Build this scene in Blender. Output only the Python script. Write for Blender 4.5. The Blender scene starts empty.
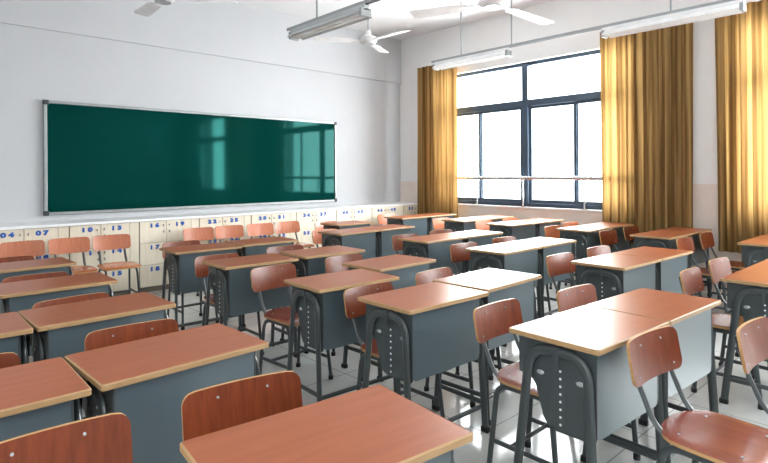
import bpy, bmesh, math, random
from mathutils import Vector, Matrix
random.seed(7)
scn = bpy.context.scene
col = scn.collection
R = math.radians

# ------------------------------------------------------------------ materials
def new_mat(name):
    m = bpy.data.materials.new(name); m.use_nodes = True
    nt = m.node_tree; b = nt.nodes['Principled BSDF']
    return m, nt, b

def plain(name, c, rough=.5, metal=0., spec=.5, var=.06, scale=12., bump=0.):
    m, nt, b = new_mat(name)
    tc = nt.nodes.new('ShaderNodeTexCoord'); nz = nt.nodes.new('ShaderNodeTexNoise')
    nz.inputs['Scale'].default_value = scale; nz.inputs['Detail'].default_value = 4
    nt.links.new(tc.outputs['Object'], nz.inputs['Vector'])
    cr = nt.nodes.new('ShaderNodeValToRGB')
    cr.color_ramp.elements[0].position = .3; cr.color_ramp.elements[1].position = .7
    cr.color_ramp.elements[0].color = (*[max(0, v * (1 - var)) for v in c], 1)
    cr.color_ramp.elements[1].color = (*[min(1, v * (1 + var)) for v in c], 1)
    nt.links.new(nz.outputs['Fac'], cr.inputs['Fac'])
    nt.links.new(cr.outputs['Color'], b.inputs['Base Color'])
    b.inputs['Roughness'].default_value = rough; b.inputs['Metallic'].default_value = metal
    b.inputs['Specular IOR Level'].default_value = spec
    if bump:
        bp = nt.nodes.new('ShaderNodeBump'); bp.inputs['Strength'].default_value = bump
        bp.inputs['Distance'].default_value = .01
        nt.links.new(nz.outputs['Fac'], bp.inputs['Height']); nt.links.new(bp.outputs['Normal'], b.inputs['Normal'])
    return m

def wood(name, c0, c1, stretch, rough=.3, spec=.5, rnd=.12, coat=0., wear=1):
    m, nt, b = new_mat(name)
    tc = nt.nodes.new('ShaderNodeTexCoord'); oi = nt.nodes.new('ShaderNodeObjectInfo')
    mp = nt.nodes.new('ShaderNodeMapping'); mp.inputs['Scale'].default_value = stretch
    ad = nt.nodes.new('ShaderNodeVectorMath'); ad.operation = 'ADD'
    sc = nt.nodes.new('ShaderNodeVectorMath'); sc.operation = 'SCALE'; sc.inputs[0].default_value = (13, 7, 5)
    nt.links.new(oi.outputs['Random'], sc.inputs['Scale'])
    nt.links.new(tc.outputs['Object'], ad.inputs[0]); nt.links.new(sc.outputs[0], ad.inputs[1])
    nt.links.new(ad.outputs[0], mp.inputs['Vector'])
    nz = nt.nodes.new('ShaderNodeTexNoise'); nz.inputs['Scale'].default_value = 1; nz.inputs['Detail'].default_value = 6
    nz.inputs['Roughness'].default_value = .65
    nt.links.new(mp.outputs['Vector'], nz.inputs['Vector'])
    cr = nt.nodes.new('ShaderNodeValToRGB')
    cr.color_ramp.elements[0].position = .32; cr.color_ramp.elements[1].position = .68
    cr.color_ramp.elements[0].color = (*c0, 1); cr.color_ramp.elements[1].color = (*c1, 1)
    nt.links.new(nz.outputs['Fac'], cr.inputs['Fac'])
    hs = nt.nodes.new('ShaderNodeHueSaturation')
    mr = nt.nodes.new('ShaderNodeMapRange'); mr.inputs['To Min'].default_value = 1 - rnd; mr.inputs['To Max'].default_value = 1 + rnd
    nt.links.new(oi.outputs['Random'], mr.inputs['Value']); nt.links.new(mr.outputs[0], hs.inputs['Value'])
    nt.links.new(cr.outputs['Color'], hs.inputs['Color'])
    nt.links.new(hs.outputs['Color'], b.inputs['Base Color'])
    # gentle wear in the sheen
    n2 = nt.nodes.new('ShaderNodeTexNoise'); n2.inputs['Scale'].default_value = 9; n2.inputs['Detail'].default_value = 3
    nt.links.new(ad.outputs[0], n2.inputs['Vector'])
    m2 = nt.nodes.new('ShaderNodeMapRange'); m2.inputs['To Min'].default_value = rough * .8; m2.inputs['To Max'].default_value = rough * 1.25
    nt.links.new(n2.outputs['Fac'], m2.inputs['Value']); b.inputs['Roughness'].default_value = rough
    if wear > 1: nt.links.new(m2.outputs[0], b.inputs['Roughness'])
    b.inputs['Specular IOR Level'].default_value = spec
    b.inputs['Coat Weight'].default_value = coat; b.inputs['Coat Roughness'].default_value = .19
    return m

M = {}
M['top'] = wood('laminate_top', (.29, .078, .028), (.35, .100, .038), (2.5, 34, 34), rough=.33, spec=.36, rnd=.06, coat=.0, wear=0)
M['edge'] = wood('edge_band', (.37, .22, .10), (.45, .285, .14), (4, 40, 40), rough=.45, rnd=.06)
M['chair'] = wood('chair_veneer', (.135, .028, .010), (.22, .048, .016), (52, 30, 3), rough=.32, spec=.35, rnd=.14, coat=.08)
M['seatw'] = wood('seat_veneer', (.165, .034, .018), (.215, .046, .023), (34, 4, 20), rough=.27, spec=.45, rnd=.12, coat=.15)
M['chair_lit'] = wood('lit_orange_chair_veneer', (.44, .13, .055), (.56, .18, .08), (46, 30, 3), rough=.30, spec=.5, rnd=.10, coat=.25)  # brighter copy of the chair veneer, window glare put into the colour
M['seat_lit'] = wood('lit_orange_seat_veneer', (.42, .125, .050), (.52, .17, .07), (34, 4, 20), rough=.27, spec=.5, rnd=.1, coat=.3)  # seat to match, lit tone painted in
M['ply'] = wood('ply_edge', (.42, .22, .09), (.55, .32, .14), (4, 4, 60), rough=.5)
M['metal'] = plain('painted_steel', (.056, .067, .069), .33, 0, .6, .07, 9)
M['panel'] = plain('painted_sheet', (.080, .113, .129), .28, 0, .8, .05, 5)
M['tube'] = plain('painted_tube', (.052, .062, .064), .30, 0, .55, .07, 14)
M['rubber'] = plain('black_rubber', (.015, .015, .016), .7)
M['rivet'] = plain('bright_rivet', (.75, .76, .78), .25, .6, .6)
M['lit_hole'] = plain('hole_light', (.85, .88, .92), .5)  # pale colour imitates bright light showing through punched holes
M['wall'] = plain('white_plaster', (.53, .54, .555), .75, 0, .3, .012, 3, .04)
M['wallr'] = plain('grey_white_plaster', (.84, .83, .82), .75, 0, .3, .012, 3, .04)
M['wains'] = plain('cream_wainscot', (.80, .70, .63), .55, 0, .4, .03, 4)
M['ceil'] = plain('ceiling_white', (.74, .74, .74), .8, 0, .2, .01, 2)
M['lock'] = wood('locker_cream', (.72, .64, .50), (.80, .73, .60), (30, 30, 3), rough=.4, rnd=.03)
M['lockdark'] = plain('locker_gap', (.22, .19, .15), .7)
M['ledge'] = plain('white_ledge', (.88, .88, .89), .45, 0, .5, .01)
M['blue'] = plain('blue_paint', (.010, .105, .46), .45)
M['green'] = plain('green_board', (.001, .032, .027), .055, 0, .24, .12, 1.2)
M['green'].node_tree.nodes['Principled BSDF'].inputs['Specular Tint'].default_value = (.07, .45, .40, 1)
M['alu'] = plain('aluminium', (.30, .32, .32), .4, .6, .5)
M['darkcap'] = plain('dark_plastic', (.03, .035, .04), .5)
M['frame'] = plain('blue_grey_aluminium', (.055, .085, .125), .4, .2, .5)
M['steel'] = plain('satin_steel', (.55, .57, .58), .25, .8, .5)
M['white'] = plain('white_enamel', (.84, .84, .84), .4)
M['greyen'] = plain('grey_enamel', (.36, .38, .39), .45)
M['fixture'] = plain('fixture_grey', (.50, .52, .53), .4)
M['tubeglass'] = plain('tube_white', (.9, .9, .88), .3)

def glass():
    m = bpy.data.materials.new('window_glass'); m.use_nodes = True; nt = m.node_tree; nt.nodes.clear()
    o = nt.nodes.new('ShaderNodeOutputMaterial'); mx = nt.nodes.new('ShaderNodeMixShader')
    t = nt.nodes.new('ShaderNodeBsdfTransparent'); g = nt.nodes.new('ShaderNodeBsdfGlossy')
    t.inputs['Color'].default_value = (.97, .985, .985, 1)
    g.inputs['Roughness'].default_value = .02; mx.inputs[0].default_value = .06
    nt.links.new(t.outputs[0], mx.inputs[1]); nt.links.new(g.outputs[0], mx.inputs[2]); nt.links.new(mx.outputs[0], o.inputs[0])
    return m
M['glass'] = glass()

def floor_mat():
    m, nt, b = new_mat('pale_tile_floor')
    tc = nt.nodes.new('ShaderNodeTexCoord'); br = nt.nodes.new('ShaderNodeTexBrick')
    br.offset = 0; br.inputs['Scale'].default_value = 1; br.inputs['Mortar Size'].default_value = .004
    br.inputs['Brick Width'].default_value = .6; br.inputs['Row Height'].default_value = .6
    br.inputs['Color1'].default_value = (.60, .61, .59, 1); br.inputs['Color2'].default_value = (.66, .67, .65, 1)
    br.inputs['Mortar'].default_value = (.30, .30, .28, 1)
    nt.links.new(tc.outputs['Object'], br.inputs['Vector'])
    nz = nt.nodes.new('ShaderNodeTexNoise'); nz.inputs['Scale'].default_value = 60; nz.inputs['Detail'].default_value = 5
    nt.links.new(tc.outputs['Object'], nz.inputs['Vector'])
    mx = nt.nodes.new('ShaderNodeMix'); mx.data_type = 'RGBA'; mx.blend_type = 'MULTIPLY'; mx.inputs[0].default_value = .18
    nt.links.new(br.outputs['Color'], mx.inputs[6]); nt.links.new(nz.outputs['Color'], mx.inputs[7])
    nt.links.new(mx.outputs[2], b.inputs['Base Color'])
    b.inputs['Roughness'].default_value = .16; b.inputs['Specular IOR Level'].default_value = .55
    return m
M['floor'] = floor_mat()

def curtain_mat():
    m = bpy.data.materials.new('ochre_curtain'); m.use_nodes = True; nt = m.node_tree; nt.nodes.clear()
    o = nt.nodes.new('ShaderNodeOutputMaterial'); mx = nt.nodes.new('ShaderNodeMixShader')
    d = nt.nodes.new('ShaderNodeBsdfDiffuse'); t = nt.nodes.new('ShaderNodeBsdfTranslucent')
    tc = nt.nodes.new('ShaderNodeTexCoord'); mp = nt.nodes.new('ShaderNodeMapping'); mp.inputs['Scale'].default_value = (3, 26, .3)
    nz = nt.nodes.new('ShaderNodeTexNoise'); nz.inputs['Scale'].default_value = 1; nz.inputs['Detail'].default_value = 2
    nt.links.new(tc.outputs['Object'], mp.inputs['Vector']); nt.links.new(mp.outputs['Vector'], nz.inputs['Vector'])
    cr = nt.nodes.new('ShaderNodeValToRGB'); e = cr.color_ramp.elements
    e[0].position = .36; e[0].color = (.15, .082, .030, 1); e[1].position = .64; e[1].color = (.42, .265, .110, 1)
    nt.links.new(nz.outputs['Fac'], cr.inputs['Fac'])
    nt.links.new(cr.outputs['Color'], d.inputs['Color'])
    hs = nt.nodes.new('ShaderNodeHueSaturation'); hs.inputs['Value'].default_value = 1.25; hs.inputs['Saturation'].default_value = 1.05
    nt.links.new(cr.outputs['Color'], hs.inputs['Color']); nt.links.new(hs.outputs['Color'], t.inputs['Color'])
    mx.inputs[0].default_value = .22
    nt.links.new(d.outputs[0], mx.inputs[1]); nt.links.new(t.outputs[0], mx.inputs[2]); nt.links.new(mx.outputs[0], o.inputs[0])
    return m
M['curtain'] = curtain_mat()

# ------------------------------------------------------------------ mesh helpers
def link(name, bm, mats, parent=None, smooth=False, bevel=0., loc=None):
    me = bpy.data.meshes.new(name); bmesh.ops.recalc_face_normals(bm, faces=bm.faces[:]) if bm.faces else None
    bm.to_mesh(me); bm.free()
    if not isinstance(mats, (list, tuple)): mats = [mats]
    for m in mats: me.materials.append(m)
    if smooth:
        for p in me.polygons: p.use_smooth = True
        me.set_sharp_from_angle(angle=R(40))
    o = bpy.data.objects.new(name, me); col.objects.link(o)
    if parent: o.parent = parent
    if loc: o.location = loc
    if bevel:
        md = o.modifiers.new('bevel', 'BEVEL'); md.width = bevel; md.segments = 2; md.limit_method = 'ANGLE'
    return o

def box(bm, x0, x1, y0, y1, z0, z1, mi=0):
    r = bmesh.ops.create_cube(bm, size=1)
    for v in r['verts']:
        v.co = Vector(((x0 + x1) / 2 + v.co.x * (x1 - x0), (y0 + y1) / 2 + v.co.y * (y1 - y0), (z0 + z1) / 2 + v.co.z * (z1 - z0)))
    for f in {f for v in r['verts'] for f in v.link_faces}: f.material_index = mi

def BX(name, mats, x0, x1, y0, y1, z0, z1, parent=None, bevel=0.):
    bm = bmesh.new(); box(bm, x0, x1, y0, y1, z0, z1); return link(name, bm, mats, parent, bevel=bevel)

def fillet(pts, r, n=5):
    pts = [Vector(p) for p in pts]; out = [pts[0]]
    for i in range(1, len(pts) - 1):
        a, b, c = pts[i - 1], pts[i], pts[i + 1]
        d1, d2 = (a - b), (c - b); k = min(r, d1.length * .49, d2.length * .49)
        p0, p1 = b + d1.normalized() * k, b + d2.normalized() * k
        for j in range(n + 1):
            t = j / n; out.append(p0 * (1 - t) ** 2 + b * 2 * t * (1 - t) + p1 * t * t)
    out.append(pts[-1]); return out

def tube(bm, pts, ru, rv, side=(1, 0, 0), n=10, mi=0):
    """oval tube; ru along 'side', rv across it"""
    pts = [Vector(p) for p in pts]; rings = []; s0 = Vector(side)
    for i, p in enumerate(pts):
        t = (pts[min(i + 1, len(pts) - 1)] - pts[max(i - 1, 0)]).normalized()
        s = (s0 - t * s0.dot(t)).normalized(); w = t.cross(s)
        rings.append([bm.verts.new(p + s * (ru * math.cos(2 * math.pi * k / n)) + w * (rv * math.sin(2 * math.pi * k / n))) for k in range(n)])
    for a, b in zip(rings, rings[1:]):
        for k in range(n):
            f = bm.faces.new((a[k], a[(k + 1) % n], b[(k + 1) % n], b[k])); f.material_index = mi
    for e in (rings[0], rings[-1]):
        f = bm.faces.new(e); f.material_index = mi

def prism(bm, poly, axis, a, b, mi=0):
    """extrude 2D polygon along axis ('x','y','z') from a to b"""
    def P(u, v, w): return {'x': (w, u, v), 'y': (u, w, v), 'z': (u, v, w)}[axis]
    A = [bm.verts.new(P(u, v, a)) for u, v in poly]; B = [bm.verts.new(P(u, v, b)) for u, v in poly]
    fs = [bm.faces.new(A), bm.faces.new(B)]; n = len(poly)
    for i in range(n): fs.append(bm.faces.new((A[i], A[(i + 1) % n], B[(i + 1) % n], B[i])))
    for f in fs: f.material_index = mi
    return fs

def disc(bm, c, r, axis='x', d=.003, n=10, mi=0, sy=1.):
    poly = [(r * math.cos(2 * math.pi * k / n), r * sy * math.sin(2 * math.pi * k / n)) for k in range(n)]
    cx = {'x': (c[1], c[2], c[0]), 'y': (c[0], c[2], c[1]), 'z': (c[0], c[1], c[2])}[axis]
    prism(bm, [(u + cx[0], v + cx[1]) for u, v in poly], axis, cx[2] - d / 2, cx[2] + d / 2, mi)

def rrect(w, h, r, n=5, cx=0, cy=0):
    out = []
    for sx, sy, a0 in ((1, 1, 0), (-1, 1, 90), (-1, -1, 180), (1, -1, 270)):
        for k in range(n + 1):
            a = R(a0 + 90 * k / n); out.append((cx + sx * (w / 2 - r) + r * math.cos(a), cy + sy * (h / 2 - r) + r * math.sin(a)))
    return out

def empty(name, loc=(0, 0, 0), rz=0.):
    o = bpy.data.objects.new(name, None); col.objects.link(o); o.location = loc; o.rotation_euler = (0, 0, rz)
    o.empty_display_size = .1; return o

def tag(o, label, cat, group=None):
    o['label'] = label; o['category'] = cat
    if group: o['group'] = group
    return o

def structure(o): o['kind'] = 'structure'; return o

def copy_tree(o, parent=None):
    c = o.copy(); col.objects.link(c)
    if parent is not None: c.parent = parent
    for ch in list(o.children): copy_tree(ch, c)
    return c

# ------------------------------------------------------------------ room
XW, YB, XL, YF, ZC = 7.15, 7.25, -1.6, -2.6, 3.90
structure(BX('floor', M['floor'], XL - .2, XW + .3, YF - .2, YB + .2, -.1, 0))
structure(BX('ceiling', M['ceil'], XL - .2, XW + .3, YF - .2, YB + .2, ZC, ZC + .1))
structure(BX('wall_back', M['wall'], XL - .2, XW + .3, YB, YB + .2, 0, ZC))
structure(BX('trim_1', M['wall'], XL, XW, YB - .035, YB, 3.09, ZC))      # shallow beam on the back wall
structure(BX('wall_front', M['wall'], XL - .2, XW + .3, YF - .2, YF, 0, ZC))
W1 = (2.93, 6.29); W2 = (-1.75, 1.78); WZ0, WZ1 = .90, 3.09
def window_wall(name, x0, x1, wins, z0, z1, m, split=None):
    bm = bmesh.new(); ys = [YF]
    for a, b in wins: ys += [a, b]
    ys.append(YB)
    for i in range(0, len(ys), 2): box(bm, x0, x1, ys[i], ys[i + 1], 0, ZC)
    for a, b in wins: box(bm, x0, x1, a, b, 0, z0); box(bm, x0, x1, a, b, z1, ZC)
    return structure(link(name, bm, m))
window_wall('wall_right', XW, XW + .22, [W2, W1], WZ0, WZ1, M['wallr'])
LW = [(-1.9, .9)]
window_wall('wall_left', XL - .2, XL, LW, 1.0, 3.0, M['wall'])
# painted cream dado under the window line
bm = bmesh.new()
ys = [YF, W2[0], W2[1], W1[0], W1[1], YB]
for i in (0, 2, 4): box(bm, XW - .006, XW, ys[i], ys[i + 1], 0, 1.265)
for a, b in (W1, W2): box(bm, XW - .006, XW, a, b, 0, .90)
structure(link('trim_2', bm, M['wains']))

def window(n, ya, yb, x=XW + .10, z0=WZ0, z1=WZ1, zt=2.42, wall_out=1):
    t = .045
    bm = bmesh.new(); ym = (ya + yb) / 2
    def bar(y0, y1, za, zb, d=.035): box(bm, x - d, x + d, y0, y1, za, zb)
    bar(ya, ya + .06, z0, z1); bar(yb - .06, yb, z0, z1)
    bar(ya + .06, yb - .06, z0, z0 + .055); bar(ya + .06, yb - .06, z1 - .055, z1)
    bar(ym - .05, ym + .05, z0 + .055, z1 - .055, .04)
    for a, b in ((ya + .06, ym - .05), (ym + .05, yb - .06)): bar(a, b, zt, zt + .10, .04)
    root = structure(link(f'window_{n}', bm, M['frame'], bevel=.003))
    for a, b in ((ya + .06, ym - .05), (ym + .05, yb - .06)):
        BX('pane', M['glass'], x - .003, x + .003, a, b, zt + .10, z1 - .055, root)
        c = (a + b) / 2 + .02
        for k, (p, q, dx) in enumerate(((a, c + .03, -.012), (c - .03, b, .012))):
            bm = bmesh.new()
            zz0, zz1 = z0 + .055, zt
            box(bm, x + dx - .011, x + dx + .011, p, p + .042, zz0, zz1); box(bm, x + dx - .011, x + dx + .011, q - .042, q, zz0, zz1)
            box(bm, x + dx - .011, x + dx + .011, p + .042, q - .042, zz0, zz0 + .05); box(bm, x + dx - .011, x + dx + .011, p + .042, q - .042, zz1 - .04, zz1)
            s = link('sash', bm, M['frame'], root)
            BX('pane', M['glass'], x + dx - .003, x + dx + .003, p + .042, q - .042, zz0 + .05, zz1 - .04, s)
    return root
window(1, *W1); window(2, *W2)
for i, (a, b) in enumerate(LW): window(3 + i, a, b, x=XL - .10, z0=1.0, z1=3.0, zt=2.35)
for i, (a, b) in enumerate((W1, W2)):
    structure(BX(f'trim_{3+i}', M['ledge'], XW - .03, XW + .10, a, b, WZ0 - .025, WZ0, bevel=.004))

# guard rail inside the window
rail = tag(empty('window_guard_rail', (XW - .02, 4.6, .9)), 'satin steel guard rail on short posts across the big window', 'guard rail')
bm = bmesh.new(); tube(bm, [(0, -1.66, .43), (0, 1.66, .43)], .030, .030, (0, 0, 1)); link('rail', bm, M['steel'], rail, True)
for yy in (-1.58, -.98, 0, .86, 1.58):
    bm = bmesh.new(); tube(bm, [(0, yy, 0), (0, yy, .43)], .014, .014); disc(bm, (0, yy, .004), .03, 'z', .008); link('post', bm, M['steel'], rail, True)

# ------------------------------------------------------------------ blackboard
bx0, bx1, bz0, bz1 = 1.381, 5.610, .950, 2.277
bb = tag(empty('blackboard', ((bx0 + bx1) / 2, YB, bz0)), 'long dark green blackboard with aluminium frame hung on the back wall', 'blackboard')
hw, hh, fw = (bx1 - bx0) / 2, bz1 - bz0, .035
BX('writing_surface', M['green'], -hw + .02, hw - .02, -.028, 0, .02, hh - .02, bb)
for a in ((-hw + .04, hw - .04, 0, fw), (-hw + .04, hw - .04, hh - fw, hh), (-hw, -hw + fw, .05, hh - .05), (hw - fw, hw, .05, hh - .05)):
    BX('frame_rail', M['alu'], a[0], a[1], -.045, 0, a[2], a[3], bb, .004)
for sx in (-1, 1):
    for z0 in (0, hh - .05):
        a, b = sorted((sx * hw, sx * (hw - .05)))
        BX('corner_cap', M['darkcap'], a - .003 , b + .003, -.05, 0, z0 - .003, z0 + .053, bb, .006)

# ------------------------------------------------------------------ lockers
LY = 6.70; LTOP = .855
def text_mesh(s, size):
    c = bpy.data.curves.new('numerals', 'FONT'); c.body = s; c.size = size; c.align_x = 'CENTER'; c.align_y = 'CENTER'
    c.space_character = 1.55; c.bevel_depth = .0054; c.bevel_resolution = 0
    o = bpy.data.objects.new('numerals', c); col.objects.link(o)
    bpy.context.view_layer.update()
    me = bpy.data.meshes.new_from_object(o.evaluated_get(bpy.context.evaluated_depsgraph_get()))
    bpy.data.objects.remove(o); me.materials.clear(); me.materials.append(M['blue'])
    return me
bm = bmesh.new(); box(bm, -.006, .006, -.012, 0, -.008, .008); box(bm, -.004, .004, -.018, -.004, -.020, -.006)
latch_me = bpy.data.meshes.new('latch'); bm.to_mesh(latch_me); bm.free(); latch_me.materials.append(M['steel'])
DH, DW = .258, .313
for k in range(-2, 8):
    x0 = 1.521 + .737 * k
    ncol = 2 if k < 7 else 1
    first = 10 + 6 * k
    xe = x0 + (DW * ncol + .004)
    last_w = .104 if k < 7 else XW - xe - .02
    c = empty('locker_cabinet', (x0, LY, 0))
    tag(c, 'cream locker unit at the far left end of the row, left of locker 04' if k < -1 else 'cream locker unit with six doors numbered %02d to %02d below the blackboard wall' % (first, first + 5) if ncol == 2 else
        'narrow cream locker unit in the corner beside the left curtain', 'locker', 'numbered lockers along the back wall')
    wx = DW * ncol + .004
    BX('carcass', M['lockdark'], 0, wx, .012, YB - LY - .04, .07, LTOP, c)
    BX('plinth', M['lockdark'], 0, wx, .04, YB - LY - .04, 0, .07, c)
    BX('filler_panel', M['lock'], wx + .002, wx + last_w - .002, .002, .03, 0, LTOP, c)
    for ci in range(ncol):
        for ri in range(3):
            num = first + ci * 3 + ri
            xa = .003 + ci * DW + (.001 if ci else 0); z1 = LTOP - .004 - ri * (DH + .004); z0 = z1 - DH
            d = BX('door', M['lock'], xa + .0015, xa + DW - .0035, -.004, .012, z0, z1, c, .0025)
            if num < 1: continue
            t = bpy.data.objects.new('number', text_mesh('%02d' % num, .074)); col.objects.link(t); t.parent = d
            t.rotation_euler = (R(90), 0, 0)
            t.location = (xa + (DW * .54 if ci == 0 else DW * .52), -.0062, z1 - .052); t.scale = (1.2, .86, .12)
            lx = xa + (DW - .035 if ci == 0 else .035)
            for zz in (z1 - .05, z1 - .125):
                l = bpy.data.objects.new('latch', latch_me); col.objects.link(l); l.parent = d; l.location = (lx, -.003, zz)
tag(BX('locker_worktop', M['ledge'], .0, XW - .008, LY - .02, YB - .002, LTOP, LTOP + .03, bevel=.004), 'long white ledge capping the row of cream lockers under the blackboard', 'ledge')

# ------------------------------------------------------------------ desk
def make_desk():
    d = empty('school_desk')
    # top
    bm = bmesh.new(); prism(bm, rrect(.592, .392, .009, 4), 'z', .742, .760)
    top = link('tabletop', bm, M['top'], d)
    bm = bmesh.new()
    o = rrect(.602, .402, .011, 4); i_ = rrect(.592, .392, .009, 4); n = len(o)
    zs = (.738, .757)
    ring = lambda poly, z: [bm.verts.new((u, v, z)) for u, v in poly]
    a, b, cc, e = ring(o, .741), ring(o, .757), ring(i_, .7603), ring(i_, .741)
    for p, q in ((a, b), (b, cc), (cc, e), (e, a)):
        for k in range(n): bm.faces.new((p[k], p[(k + 1) % n], q[(k + 1) % n], q[k]))
    link('edge_band', bm, M['edge'], top)
    # front sheet with rounded lower corners
    bm = bmesh.new()
    prism(bm, [(-.252, .741), (-.252, .43), (-.245, .41), (-.23, .402), (.23, .402), (.245, .41), (.252, .43), (.252, .741)], 'y', -.168, -.163)
    link('front_panel', bm, M['panel'], d)
    bm = bmesh.new(); box(bm, -.252, .252, -.163, .172, .578, .583); box(bm, -.252, .252, .165, .172, .583, .605); box(bm, -.252, .252, -.163, .172, .7375, .741)
    link('book_shelf', bm, M['metal'], d)
    side = [(-.170, .741), (.176, .741), (.176, .578), (.118, .572), (.096, .545), (.062, .430), (.045, .404), (.015, .392), (-.150, .392), (-.165, .400), (-.170, .415)]
    for s in (-1, 1):
        bm = bmesh.new(); a, b = sorted((s * .252, s * .258))
        prism(bm, side, 'x', a, b)
        # pressed groove lines
        for yy in (-.035, .035): box(bm, *sorted((s * .2575, s * .2595)), yy - .0015, yy + .0015, .42, .60)
        p = link('side_panel', bm, M['metal'], d, bevel=.001)
        for k in range(8):
            bm = bmesh.new(); disc(bm, (s * .2588, -.018, .626 - .030 * k), .0052, 'x', .002, 10); link('lit_hole', bm, M['lit_hole'], p)  # solid pale disc, light painted where a hole would be
        for yy in (-.104, .072):
            bm = bmesh.new(); disc(bm, (s * .2590, yy, .600), .017, 'x', .003, 12, 0, .55); disc(bm, (s * .2605, yy - .006, .600), .007, 'x', .006, 8); link('bolt', bm, M['rivet'], p)
        bm = bmesh.new(); xx = s * .276
        pts = fillet([(xx + s * .010, .188, .012), (xx, .108, .705), (xx, -.142, .705), (xx + s * .010, -.178, .012)], .095, 8)
        tube(bm, pts, .0115, .0210, (1, 0, 0), 12)
        lf = link('leg_frame', bm, M['tube'], d, True)
        for yy in (.1885, -.1785):
            bm = bmesh.new(); box(bm, xx + s * .010 - .013, xx + s * .010 + .013, yy - .0235, yy + .0235, 0, .03); link('foot_cap', bm, M['rubber'], lf, bevel=.004)
        bm = bmesh.new(); box(bm, *sorted((s * .256, s * .291)), -.030, -.006, .688, .728); box(bm, *sorted((s * .287, s * .291)), -.030, -.006, .640, .69); link('hanger_tab', bm, M['tube'], lf, bevel=.002)
        bm = bmesh.new(); tube(bm, [(xx + s * .009, .172, .155), (xx + s * .009, -.158, .155)], .009, .014); link('side_stretcher', bm, M['tube'], d, True)
    bm = bmesh.new(); tube(bm, [(-.275, -.160, .135), (.275, -.160, .135)], .013, .010, (0, 0, 1)); link('foot_bar', bm, M['tube'], d, True)
    return d

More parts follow.
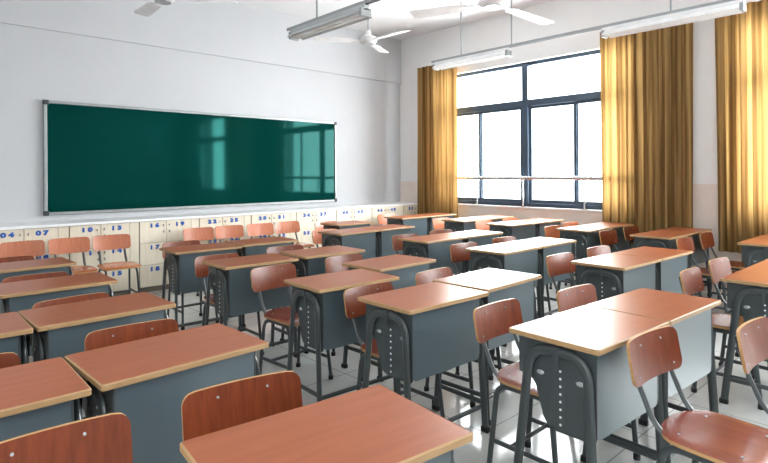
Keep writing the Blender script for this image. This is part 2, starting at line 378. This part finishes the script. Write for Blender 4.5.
# ------------------------------------------------------------------ chair (origin below the middle of the backrest's top edge, on the floor)
def make_chair(bm_='chair', sm_='seatw'):
    c = empty('school_chair')
    OY = -.235                        # seat frame offset so that the backrest top edge is at y = 0
    # backrest: curved, tilted plywood
    def back_pt(u, v, off):
        # u in -1..1 across, v 0..1 up
        x = u * .191; z = .590 + v * .160
        y = -.030 * (1 - v) + .022 * (1 - u * u) + off
        return Vector((x, y, z))
    prof = rrect(2, 1, .001, 1)
    def shape(n=26):
        # rounded rectangle in metres then normalised
        pts = rrect(.382, .160, .036, 6)
        out = []
        # densify straight runs
        for i, p in enumerate(pts):
            q = pts[(i + 1) % len(pts)]; L = math.dist(p, q); k = max(1, int(L / .03))
            for j in range(k): out.append((p[0] + (q[0] - p[0]) * j / k, p[1] + (q[1] - p[1]) * j / k))
        return [(a / .191, b / .160 + .5) for a, b in out]
    sh = shape(); n = len(sh)
    bm = bmesh.new()
    # faces by rows of a grid clipped to the outline: strips across u
    cols = 18
    def span(u):
        # vertical extent at u of the rounded rectangle
        x = abs(u) * .191; r = .036; xi = .191 - r
        if x <= xi: return 0., 1.
        dz = r - math.sqrt(max(0, r * r - (x - xi) ** 2)); return dz / .160, 1 - dz / .160
    us = [-1 + 2 * k / cols for k in range(cols + 1)]
    us = sorted(set([round(u, 4) for u in us] + [-.985, .985, -.95, .95, -.9, .9]))
    us = [u if abs(u) < 1 else math.copysign(.9985, u) for u in us]
    F, B = [], []
    for u in us:
        a, b = span(u)
        F.append([bm.verts.new(back_pt(u, a + (b - a) * j / 3, -.006)) for j in range(4)])
        B.append([bm.verts.new(back_pt(u, a + (b - a) * j / 3, .006)) for j in range(4)])
    for i in range(len(us) - 1):
        for j in range(3):
            bm.faces.new((F[i][j], F[i + 1][j], F[i + 1][j + 1], F[i][j + 1])); bm.faces.new((B[i][j], B[i][j + 1], B[i + 1][j + 1], B[i + 1][j]))
        for j in (0, 3):
            f = bm.faces.new((F[i][j], F[i + 1][j], B[i + 1][j], B[i][j])); f.material_index = 1
    for i in (0, -1):
        for j in range(3):
            f = bm.faces.new((F[i][j], F[i][j + 1], B[i][j + 1], B[i][j])); f.material_index = 1
    bk = link('backrest', bm, [M[bm_], M['ply']], c, True)
    for u, v in ((-.42, .80), (.42, .80), (-.72, .17), (.72, .17)):
        bm = bmesh.new(); p = back_pt(u, v, -.0075); disc(bm, p, .0043, 'y', .004, 10); link('rivet', bm, M['rivet'], bk)
    # seat: rounded at the rear, nearly straight at the front, dished
    out = []
    for k in range(13):
        a = R(180 * k / 12); out.append((.187 * math.cos(a) * (1 - .0), .045 + .125 * math.sin(a) ** .8 if k not in (0, 12) else .045))
    for k in range(6):
        a = R(180 + 90 * k / 5); out.append((-.187 + .04 + .04 * math.cos(a), -.165 + .04 * math.sin(a)))
    for k in range(6):
        a = R(270 + 90 * k / 5); out.append((.187 - .04 + .04 * math.cos(a), -.165 + .04 * math.sin(a)))
    bm = bmesh.new()
    def zs(x, y): return .457 - .006 * (1 - (x / .19) ** 2) - .012 * max(0, (-y - .12) / .085) ** 2 + .010 * max(0, (y - .05) / .12) ** 2
    rings = []
    for s in (0, .35, .7, .93, 1.0):
        if s == 0: rings.append([bm.verts.new((0, OY, zs(0, 0)))])
        else: rings.append([bm.verts.new((x * s, y * s + OY, zs(x * s, y * s) - (.003 if s == 1 else 0))) for x, y in out])
    m = len(out)
    for k in range(m): bm.faces.new((rings[0][0], rings[1][k], rings[1][(k + 1) % m]))
    for a, b in zip(rings[1:], rings[2:]):
        for k in range(m): bm.faces.new((a[k], b[k], b[(k + 1) % m], a[(k + 1) % m]))
    low = [bm.verts.new((x, y + OY, zs(x, y) - .016)) for x, y in out]
    for k in range(m):
        f = bm.faces.new((rings[-1][k], low[k], low[(k + 1) % m], rings[-1][(k + 1) % m])); f.material_index = 1
    cen = bm.verts.new((0, OY, .436))
    for k in range(m): bm.faces.new((cen, low[(k + 1) % m], low[k]))
    st = link('seat', bm, [M[sm_], M['ply']], c, True)
    for x, y in ((-.115, .085), (.115, .085), (-.115, -.115), (.115, -.115)):
        bm = bmesh.new(); disc(bm, (x, y + OY, zs(x, y) + .0006), .0052, 'z', .003, 10); link('rivet', bm, M['rivet'], st)
    for s in (-1, 1):
        bm = bmesh.new(); x = s * .128
        pts = fillet([(x, .022, .720), (x, -.004, .610), (x * 1.02, .146 + OY, .425), (x * 1.02, -.15 + OY, .425)], .09, 8)
        tube(bm, pts, .0125, .0085, (1, 0, 0), 10); link('back_post', bm, M['tube'], c, True)
        bm = bmesh.new(); x = s * .150
        pts = fillet([(x + s * .016, .165 + OY, .012), (x, .125 + OY, .418), (x, -.150 + OY, .418), (x + s * .016, -.195 + OY, .012)], .07, 6)
        tube(bm, pts, .0105, .0135, (1, 0, 0), 10); lf = link('leg_frame', bm, M['tube'], c, True)
        for yy in (.165, -.195):
            bm = bmesh.new(); disc(bm, (x + s * .016, yy + OY, .013), .017, 'z', .026, 10); link('foot_cap', bm, M['rubber'], lf)
        bm = bmesh.new(); tube(bm, [(x + s * .010, .148 + OY, .15), (x + s * .010, -.176 + OY, .15)], .008, .012); link('side_stretcher', bm, M['tube'], c, True)
    bm = bmesh.new(); tube(bm, [(-.158, .05 + OY, .15), (.158, .05 + OY, .15)], .011, .008, (0, 0, 1)); link('cross_stretcher', bm, M['tube'], c, True)
    bm = bmesh.new(); tube(bm, [(-.15, .06 + OY, .424), (.15, .06 + OY, .424)], .010, .010, (0, 0, 1)); link('seat_bar', bm, M['tube'], c, True)
    return c

ORD = ['nearest the camera', 'second from the camera', 'third from the camera', 'fourth from the camera', 'fifth from the camera', 'sixth from the camera']
COLN = {'L': 'leftmost desk column', 'A': 'second desk column from left', 'B': 'third desk column from left', 'E': 'fourth desk column from left',
        'C': 'fifth desk column from left', 'F': 'sixth desk column from left', 'D': 'inner window-side desk column', 'G': 'outermost window-side column'}
# (column, row, x, y, rotation in degrees) on the floor plan
def pair(c1, c2, row, x, y, a, g=.006):
    h = .30 + g / 2; ca, sa = math.cos(R(a)), math.sin(R(a))
    return [(c1, row, x - h * ca, y - h * sa, a), (c2, row, x + h * ca, y + h * sa, a)]
desks = [('L', 0, .172, 2.014, -.9), ('L', 1, .176, 2.897, -.2),
         ('A', 0, .805, 1.072, -6.2), ('A', 1, .790, 2.024, 2.2), ('A', 2, .786, 2.906, 1.6), ('A', 3, .776, 3.770, .3), ('A', 4, .769, 4.706, 2.0),
         ('B', 1, 2.130, 1.985, -1.5), ('E', 1, 2.765, 2.033, 2.2), ('B', 2, 2.104, 2.653, -3.0), ('E', 2, 2.766, 2.922, 2.8),
         ('B', 3, 2.065, 3.718, -1.5), ('E', 3, 2.748, 3.725, -2.5), ('B', 4, 2.110, 4.687, -2.3), ('E', 4, 2.748, 4.728, -2.3),
         ('F', 5, 4.575, 5.660, -1.0)]
desks += pair('B', 'E', 0, 2.516, 1.085, -3.0)
desks += pair('C', 'F', 0, 4.345, .83, -.5) + pair('C', 'F', 1, 4.296, 1.767, -2.0) + pair('C', 'F', 2, 4.302, 2.767, .4)
desks += pair('C', 'F', 3, 4.405, 3.689, -.9) + pair('C', 'F', 4, 4.235, 4.838, 2.4)
desks += pair('D', 'G', 0, 6.34, 1.25, 0) + pair('D', 'G', 1, 6.313, 2.201, -.8) + pair('D', 'G', 2, 6.377, 3.086, .6)
desks += pair('D', 'G', 3, 6.35, 4.045, -2.0) + pair('D', 'G', 4, 6.40, 4.87, 0) + pair('D', 'G', 5, 6.17, 5.80, -1.0)
proto = make_desk()
for i, (cl, row, x, y, a) in enumerate(desks):
    o = proto if i == 0 else copy_tree(proto)
    o.location = (x, y, 0); o.rotation_euler = (0, 0, R(a))
    near = row + (0 if cl != 'L' else 0)
    look = 'brown-topped grey school desk'
    if cl in 'CFDG' and row in (1, 2, 3): look = 'shiny brown-topped grey school desk'
    tag(o, f'{look}, {ORD[near]} in the {COLN[cl]}', 'desk', 'school desks in rows')

# (x, y, rotation, label)
chairs = [
 (0.842, 1.565, -9, 'brown wooden chair tucked behind the big desk at the bottom edge'),
 (0.317, 1.602, -2, 'brown wooden chair cut by the bottom left corner, backrest in front of grey panel'),
 (0.811, 2.491, -3, 'brown wooden chair behind the second desk of the second column from left'),
 (0.192, 2.423, 0, 'wooden chair cut by the left edge behind the second leftmost-column desk'),
 (0.759, 3.292, 5, 'brown wooden chair behind the third desk of the second column from left'),
 (0.759, 4.222, 0, 'wooden chair behind the fourth desk of the second column from left'),
 (0.749, 5.283, 0, 'wooden chair behind the fifth, farthest desk of the second column from left'),
 (1.05, 6.47, -3, 'orange-brown chair in front of lockers 04 and 07, leftmost of its row'),
 (1.465, 6.46, -3, 'orange-brown chair in front of lockers 07 and 10, second of three'),
 (1.875, 6.44, -2, 'orange-brown chair with visible seat below lockers 10 and 13'),
 (2.902, 6.521, -4, 'pale orange chair in front of lockers 19 and 22'),
 (3.312, 6.521, -4, 'orange chair with its backrest below locker number 25'),
 (3.744, 6.49, -4, 'orange chair with shaded right end below locker number 28'),
 (4.17, 6.49, -4, 'pinkish glare-lit chair with its backrest below locker number 31'),
 (2.184, 5.304, 0, 'wooden chair behind the farthest desk of the third column, before lockers 17 and 19'),
 (2.022, 4.191, -1, 'reddish chair behind the fourth desk of the third column from left'),
 (2.07, 3.406, 4, 'reddish chair behind the third desk of the third column, seat fully visible'),
 (2.101, 2.405, 1, 'red-brown chair behind the second desk of the third column from left'),
 (2.725, 4.28, -3, 'reddish chair behind the fourth desk of the fourth column from left'),
 (2.74, 3.437, 1, 'red-brown chair behind the third desk of the fourth column from left'),
 (2.756, 2.48, 3, 'pinkish chair behind the second desk of the fourth column from left'),
 (2.272, 1.622, 0, 'red-brown chair left of the big glossy double desk, seat and legs in view'),
 (2.912, 1.534, -4, 'red-brown chair half hidden behind the big glossy double desk'),
 (3.875, 5.21, 0, 'whitish glare-lit chair left of the fifth pair of the middle-right desks'),
 (4.54, 6.08, 0, 'pale chair behind the lone far desk below locker number 37'),
 (4.155, 4.15, -3, 'dark red chair behind the fourth desk of the fifth column from left'),
 (4.775, 4.18, -2, 'chair top showing behind the fourth desk of the sixth column from left'),
 (4.014, 3.234, -3, 'red chair behind the third desk of the fifth column from left'),
 (4.68, 3.245, -3, 'red chair top behind the third desk of the sixth column from left'),
 (4.014, 2.252, -3, 'red chair behind the second desk of the fifth column from left'),
 (4.659, 2.241, -3, 'red chair top behind the second desk of the sixth column from left'),
 (3.98, 1.28, 1, 'red chair right of the big glossy double desk, nearer of the two there'),
 (4.625, 1.29, -3, 'pinkish chair right of the big glossy double desk, farther of the two there'),
 (6.053, 6.479, 0, 'pale pink chair behind the farthest desk of the inner window-side column'),
 (6.08, 5.32, 0, 'pale pink chair behind the fifth desk of the inner window-side column'),
 (6.12, 4.57, -3, 'orange chair behind the fourth desk of the inner window-side column'),
 (6.74, 4.56, -3, 'orange chair top behind the fourth desk of the column along the windows'),
 (6.12, 3.52, -3, 'pink glare-lit chair behind the third desk of the inner window-side column'),
 (6.735, 3.62, -2, 'orange chair behind the third desk of the column along the windows'),
 (6.05, 2.8, -2, 'dark brown chair behind the second desk of the inner window-side column'),
 (6.72, 2.825, -2, 'dark brown chair below the bright curtain, right of its twin chair'),
 (5.86, 1.935, -2, 'dark brown chair behind the nearest desk of the inner window-side column'),
 (6.51, 1.935, 0, 'dark brown chair beside the far right curtain and the bare wall'),
 (2.215, 0.85, -5, 'large red-brown chair in the bottom right foreground with wide glossy seat'),
 (2.66, 0.615, -3, 'red-brown chair cut by the right edge in the foreground'),
]
LIT_ORANGE = set(range(7, 14)) | {23, 24, 33, 34, 35, 36, 37, 38}  # chairs given the veneer with glare painted into its colour
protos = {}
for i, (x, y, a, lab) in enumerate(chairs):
    kind = i in LIT_ORANGE
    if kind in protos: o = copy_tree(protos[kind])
    else: o = protos[kind] = make_chair('chair_lit', 'seat_lit') if kind else make_chair()
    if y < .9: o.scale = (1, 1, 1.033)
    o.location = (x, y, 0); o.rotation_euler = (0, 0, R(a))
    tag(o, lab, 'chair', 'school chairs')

# ------------------------------------------------------------------ curtains
def curtain(ya, yb, label, seed, xc=XW - .10, zt=3.28, zb=.50, nf=None):
    rnd = random.Random(seed)
    root = tag(empty('curtain', (xc, (ya + yb) / 2, zb)), label, 'curtain', 'ochre curtains')
    W = yb - ya; H = zt - zb; nf = nf or int(W / .11)
    N = nf * 12; K = 26
    ph = [rnd.uniform(-.8, .8) for _ in range(nf + 3)]; am = [rnd.uniform(.6, 1.15) for _ in range(nf + 3)]
    bm = bmesh.new(); g = []
    for j in range(K + 1):
        v = j / K; row = []
        for i in range(N + 1):
            s = i / N; f = s * nf; k = int(f); t = f - k
            a = am[k] * (1 - t) + am[k + 1] * t; p = ph[k] * (1 - t) + ph[k + 1] * t
            amp = .044 * a * (.75 + .25 * (1 - v))
            x = amp * math.sin(2 * math.pi * f + p * (1 - .5 * v)) + .008 * math.sin(2 * math.pi * f * .37 + seed)
            y = (s - .5) * W * (1 + .02 * math.sin(2.2 * v + seed)) + .012 * math.sin(4 * math.pi * f + p)
            zz = v * H - (.0 if v < 1 else .006 * abs(math.sin(math.pi * f)))
            row.append(bm.verts.new((x, y, zz)))
        g.append(row)
    for j in range(K):
        for i in range(N): bm.faces.new((g[j][i], g[j][i + 1], g[j + 1][i + 1], g[j + 1][i]))
    link('drape', bm, M['curtain'], root, True)
    BX('track', M['white'], .0, XW - xc, -W / 2, W / 2, H - .005, H + .03, root)
    return root
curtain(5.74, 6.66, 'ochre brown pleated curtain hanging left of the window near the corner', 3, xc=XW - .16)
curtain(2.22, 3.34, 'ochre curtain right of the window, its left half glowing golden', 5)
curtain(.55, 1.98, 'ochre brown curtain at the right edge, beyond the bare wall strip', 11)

# ------------------------------------------------------------------ lights on rails
def light_rail(x, y0, y1, z, rods, label):
    root = tag(empty('light_rail', (x, (y0 + y1) / 2, z)), label, 'light rail', 'ceiling light rails')
    ym = (y0 + y1) / 2
    bm = bmesh.new(); h = (y1 - y0) / 2
    box(bm, -.022, .022, -h, h, .025, .030); box(bm, -.022, -.018, -h, h, 0, .025); box(bm, .018, .022, -h, h, 0, .025)
    link('channel', bm, M['greyen'], root)
    for yr in rods:
        bm = bmesh.new(); tube(bm, [(0, yr - ym, .028), (0, yr - ym, ZC - z)], .010, .010); disc(bm, (0, yr - ym, ZC - z - .01), .035, 'z', .02); link('hanger_rod', bm, M['greyen'], root, True)
def batten(x, y, z, label, L=1.25, body='white'):
    # z is the underside of the rail
    root = tag(empty('strip_light', (x, y, z)), label, 'ceiling light', 'fluorescent strip lights')
    h = L / 2
    bm = bmesh.new(); prism(bm, [(-.030, 0), (.030, 0), (.030, -.038), (.040, -.045), (.095, -.088), (.092, -.092), (.034, -.052), (-.034, -.052), (-.092, -.092), (-.095, -.088), (-.040, -.045), (-.030, -.038)], 'y', -h + .03, h - .03)
    link('reflector', bm, M[body], root)
    bm = bmesh.new(); box(bm, -.028, .028, -h, h, -.050, -.002); link('gear_housing', bm, M[body], root, bevel=.003)
    for xx in (-.032, .032):
        bm = bmesh.new(); tube(bm, [(xx, -h + .03, -.078), (xx, h - .03, -.078)], .013, .013, (1, 0, 0), 12); link('lamp_tube', bm, M['tubeglass'], root, True)
    for s in (-1, 1):
        bm = bmesh.new(); box(bm, -.055, .055, s * (h - .015) - .015, s * (h - .015) + .015, -.100, -.03); link('end_socket', bm, M['greyen'], root, bevel=.005)
light_rail(3.0, -1.5, 4.62, 2.83, (4.14, 3.42, 1.2, -.8), 'grey hanging rail above the grey strip light left of the fan')
batten(3.0, 3.99, 2.83, 'grey twin-tube strip light hanging high above the blackboard side of desks', 1.10, 'fixture')
light_rail(5.5, -1.5, 4.95, 2.90, (4.45, 3.69, 1.92, .4), 'white hanging rail carrying two strip lights in front of the windows')
batten(5.5, 4.31, 2.90, 'white strip light hanging before the left curtain top', 1.18)
batten(5.5, 1.95, 2.90, 'white strip light hanging before the tops of the two right curtains', 1.26)

# ------------------------------------------------------------------ ceiling fans
def fan(x, y, z, a0, label):
    root = tag(empty('ceiling_fan', (x, y, z)), label, 'ceiling fan', 'white ceiling fans')
    bm = bmesh.new(); tube(bm, [(0, 0, .09), (0, 0, ZC - z)], .011, .011); link('down_rod', bm, M['greyen'], root, True)
    bm = bmesh.new(); disc(bm, (0, 0, ZC - z - .03), .06, 'z', .06, 20); link('canopy', bm, M['white'], root, bevel=.008)
    bm = bmesh.new()
    prof = [(.0, -.055), (.07, -.05), (.105, -.03), (.115, 0), (.105, .03), (.06, .05), (.035, .07), (.03, .12), (0, .125)]
    rings = [[bm.verts.new((r * math.cos(2 * math.pi * k / 24), r * math.sin(2 * math.pi * k / 24), zz)) for k in range(24)] if r else [bm.verts.new((0, 0, zz))] for r, zz in prof]
    for p, q in zip(rings, rings[1:]):
        for k in range(24):
            k2 = (k + 1) % 24
            if len(p) == 1: bm.faces.new((p[0], q[k], q[k2]))
            elif len(q) == 1: bm.faces.new((p[k], p[k2], q[0]))
            else: bm.faces.new((p[k], p[k2], q[k2], q[k]))
    link('motor', bm, M['white'], root, True)
    bm = bmesh.new(); disc(bm, (0, 0, -.052), .072, 'z', .012, 24); link('motor_plate', bm, M['greyen'], root)
    for k in range(3):
        b = bmesh.new()
        poly = [(.20, -.045), (.24, -.062), (.66, -.075), (.70, -.06), (.70, .06), (.66, .075), (.24, .062), (.20, .045)]
        prism(b, poly, 'z', -.003, .003)
        bmesh.ops.rotate(b, verts=b.verts[:], cent=(0, 0, 0), matrix=Matrix.Rotation(R(9), 3, 'X'))
        bl = link('blade', b, M['white'], root); bl.rotation_euler = (0, 0, R(a0 + 120 * k)); bl.location = (0, 0, -.015)
        b = bmesh.new(); box(b, .09, .27, -.018, .018, -.004, .010); link('blade_arm', b, M['white'], bl)
    return root
fan(4.62, 5.26, 3.13, 30, 'white ceiling fan with three blades, smaller one near the room corner')
f2 = fan(4.54, 3.27, 3.13, -8, 'white ceiling fan at the top edge in front of the window')
f2.rotation_euler = (R(-2), R(4.5), 0); f2.scale = (1.25, 1.25, 1)
fan(2.02, 5.30, 3.13, 88, 'white ceiling fan cut by the top edge above the blackboard')

# ------------------------------------------------------------------ light
w = bpy.data.worlds.new('sky'); scn.world = w; w.use_nodes = True
nt = w.node_tree; bg = nt.nodes['Background']
tc = nt.nodes.new('ShaderNodeTexCoord'); sp = nt.nodes.new('ShaderNodeSeparateXYZ'); cr = nt.nodes.new('ShaderNodeValToRGB')
nt.links.new(tc.outputs['Generated'], sp.inputs[0])
mr = nt.nodes.new('ShaderNodeMapRange'); mr.inputs['From Min'].default_value = -.3; mr.inputs['From Max'].default_value = .6
nt.links.new(sp.outputs['Z'], mr.inputs['Value']); nt.links.new(mr.outputs[0], cr.inputs['Fac'])
cr.color_ramp.elements[0].color = (.55, .58, .60, 1); cr.color_ramp.elements[1].color = (.95, .98, 1, 1)
e = cr.color_ramp.elements.new(.33); e.color = (.93, .95, .97, 1)
nt.links.new(cr.outputs[0], bg.inputs['Color']); bg.inputs['Strength'].default_value = 6.0

def area(name, loc, rot, sx, sy, power, c=(1, 1, 1)):
    l = bpy.data.lights.new(name, 'AREA'); l.shape = 'RECTANGLE'; l.size = sx; l.size_y = sy; l.energy = power; l.color = c
    o = bpy.data.objects.new(name, l); col.objects.link(o); o.location = loc; o.rotation_euler = rot; return o
area('sky_light', (XW + .6, sum(W1) / 2, 2.1), (0, R(90), 0), 2.6, 3.8, 900, (.96, .98, 1))
area('sky_light', (XW + .6, sum(W2) / 2, 2.1), (0, R(90), 0), 2.6, 3.8, 1250, (.96, .98, 1))
for a, b in LW: area('left_fill', (XL - .6, (a + b) / 2, 2.0), (0, R(-90), 0), 2.4, 3.2, 80, (.97, .99, 1))  # added fill lamp outside the unseen left window

area('overhead_fill', (.9, .4, ZC - .06), (0, 0, 0), 4.2, 4.2, 40, (1, .985, .96))  # added fill out of view to lift the desktops, not a fitting

# ------------------------------------------------------------------ camera
cam = bpy.data.cameras.new('camera'); co = bpy.data.objects.new('camera', cam); col.objects.link(co); scn.camera = co
co.location = (0, 0, 1.404)
cam.sensor_fit = 'HORIZONTAL'; cam.sensor_width = 36; cam.lens = 543.9 / 768 * 36
cam.shift_y = -(231.5 - 174.1) / 768
co.rotation_mode = 'QUATERNION'
co.rotation_quaternion = (Matrix.Rotation(R(-42.86), 4, 'Z') @ Matrix.Rotation(R(90), 4, 'X') @ Matrix.Rotation(R(-.32), 4, 'Z')).to_quaternion()
cam.clip_start = .05
scn.view_settings.view_transform = 'Standard'
scn.view_settings.look = 'None'
scn.view_settings.exposure = -.03
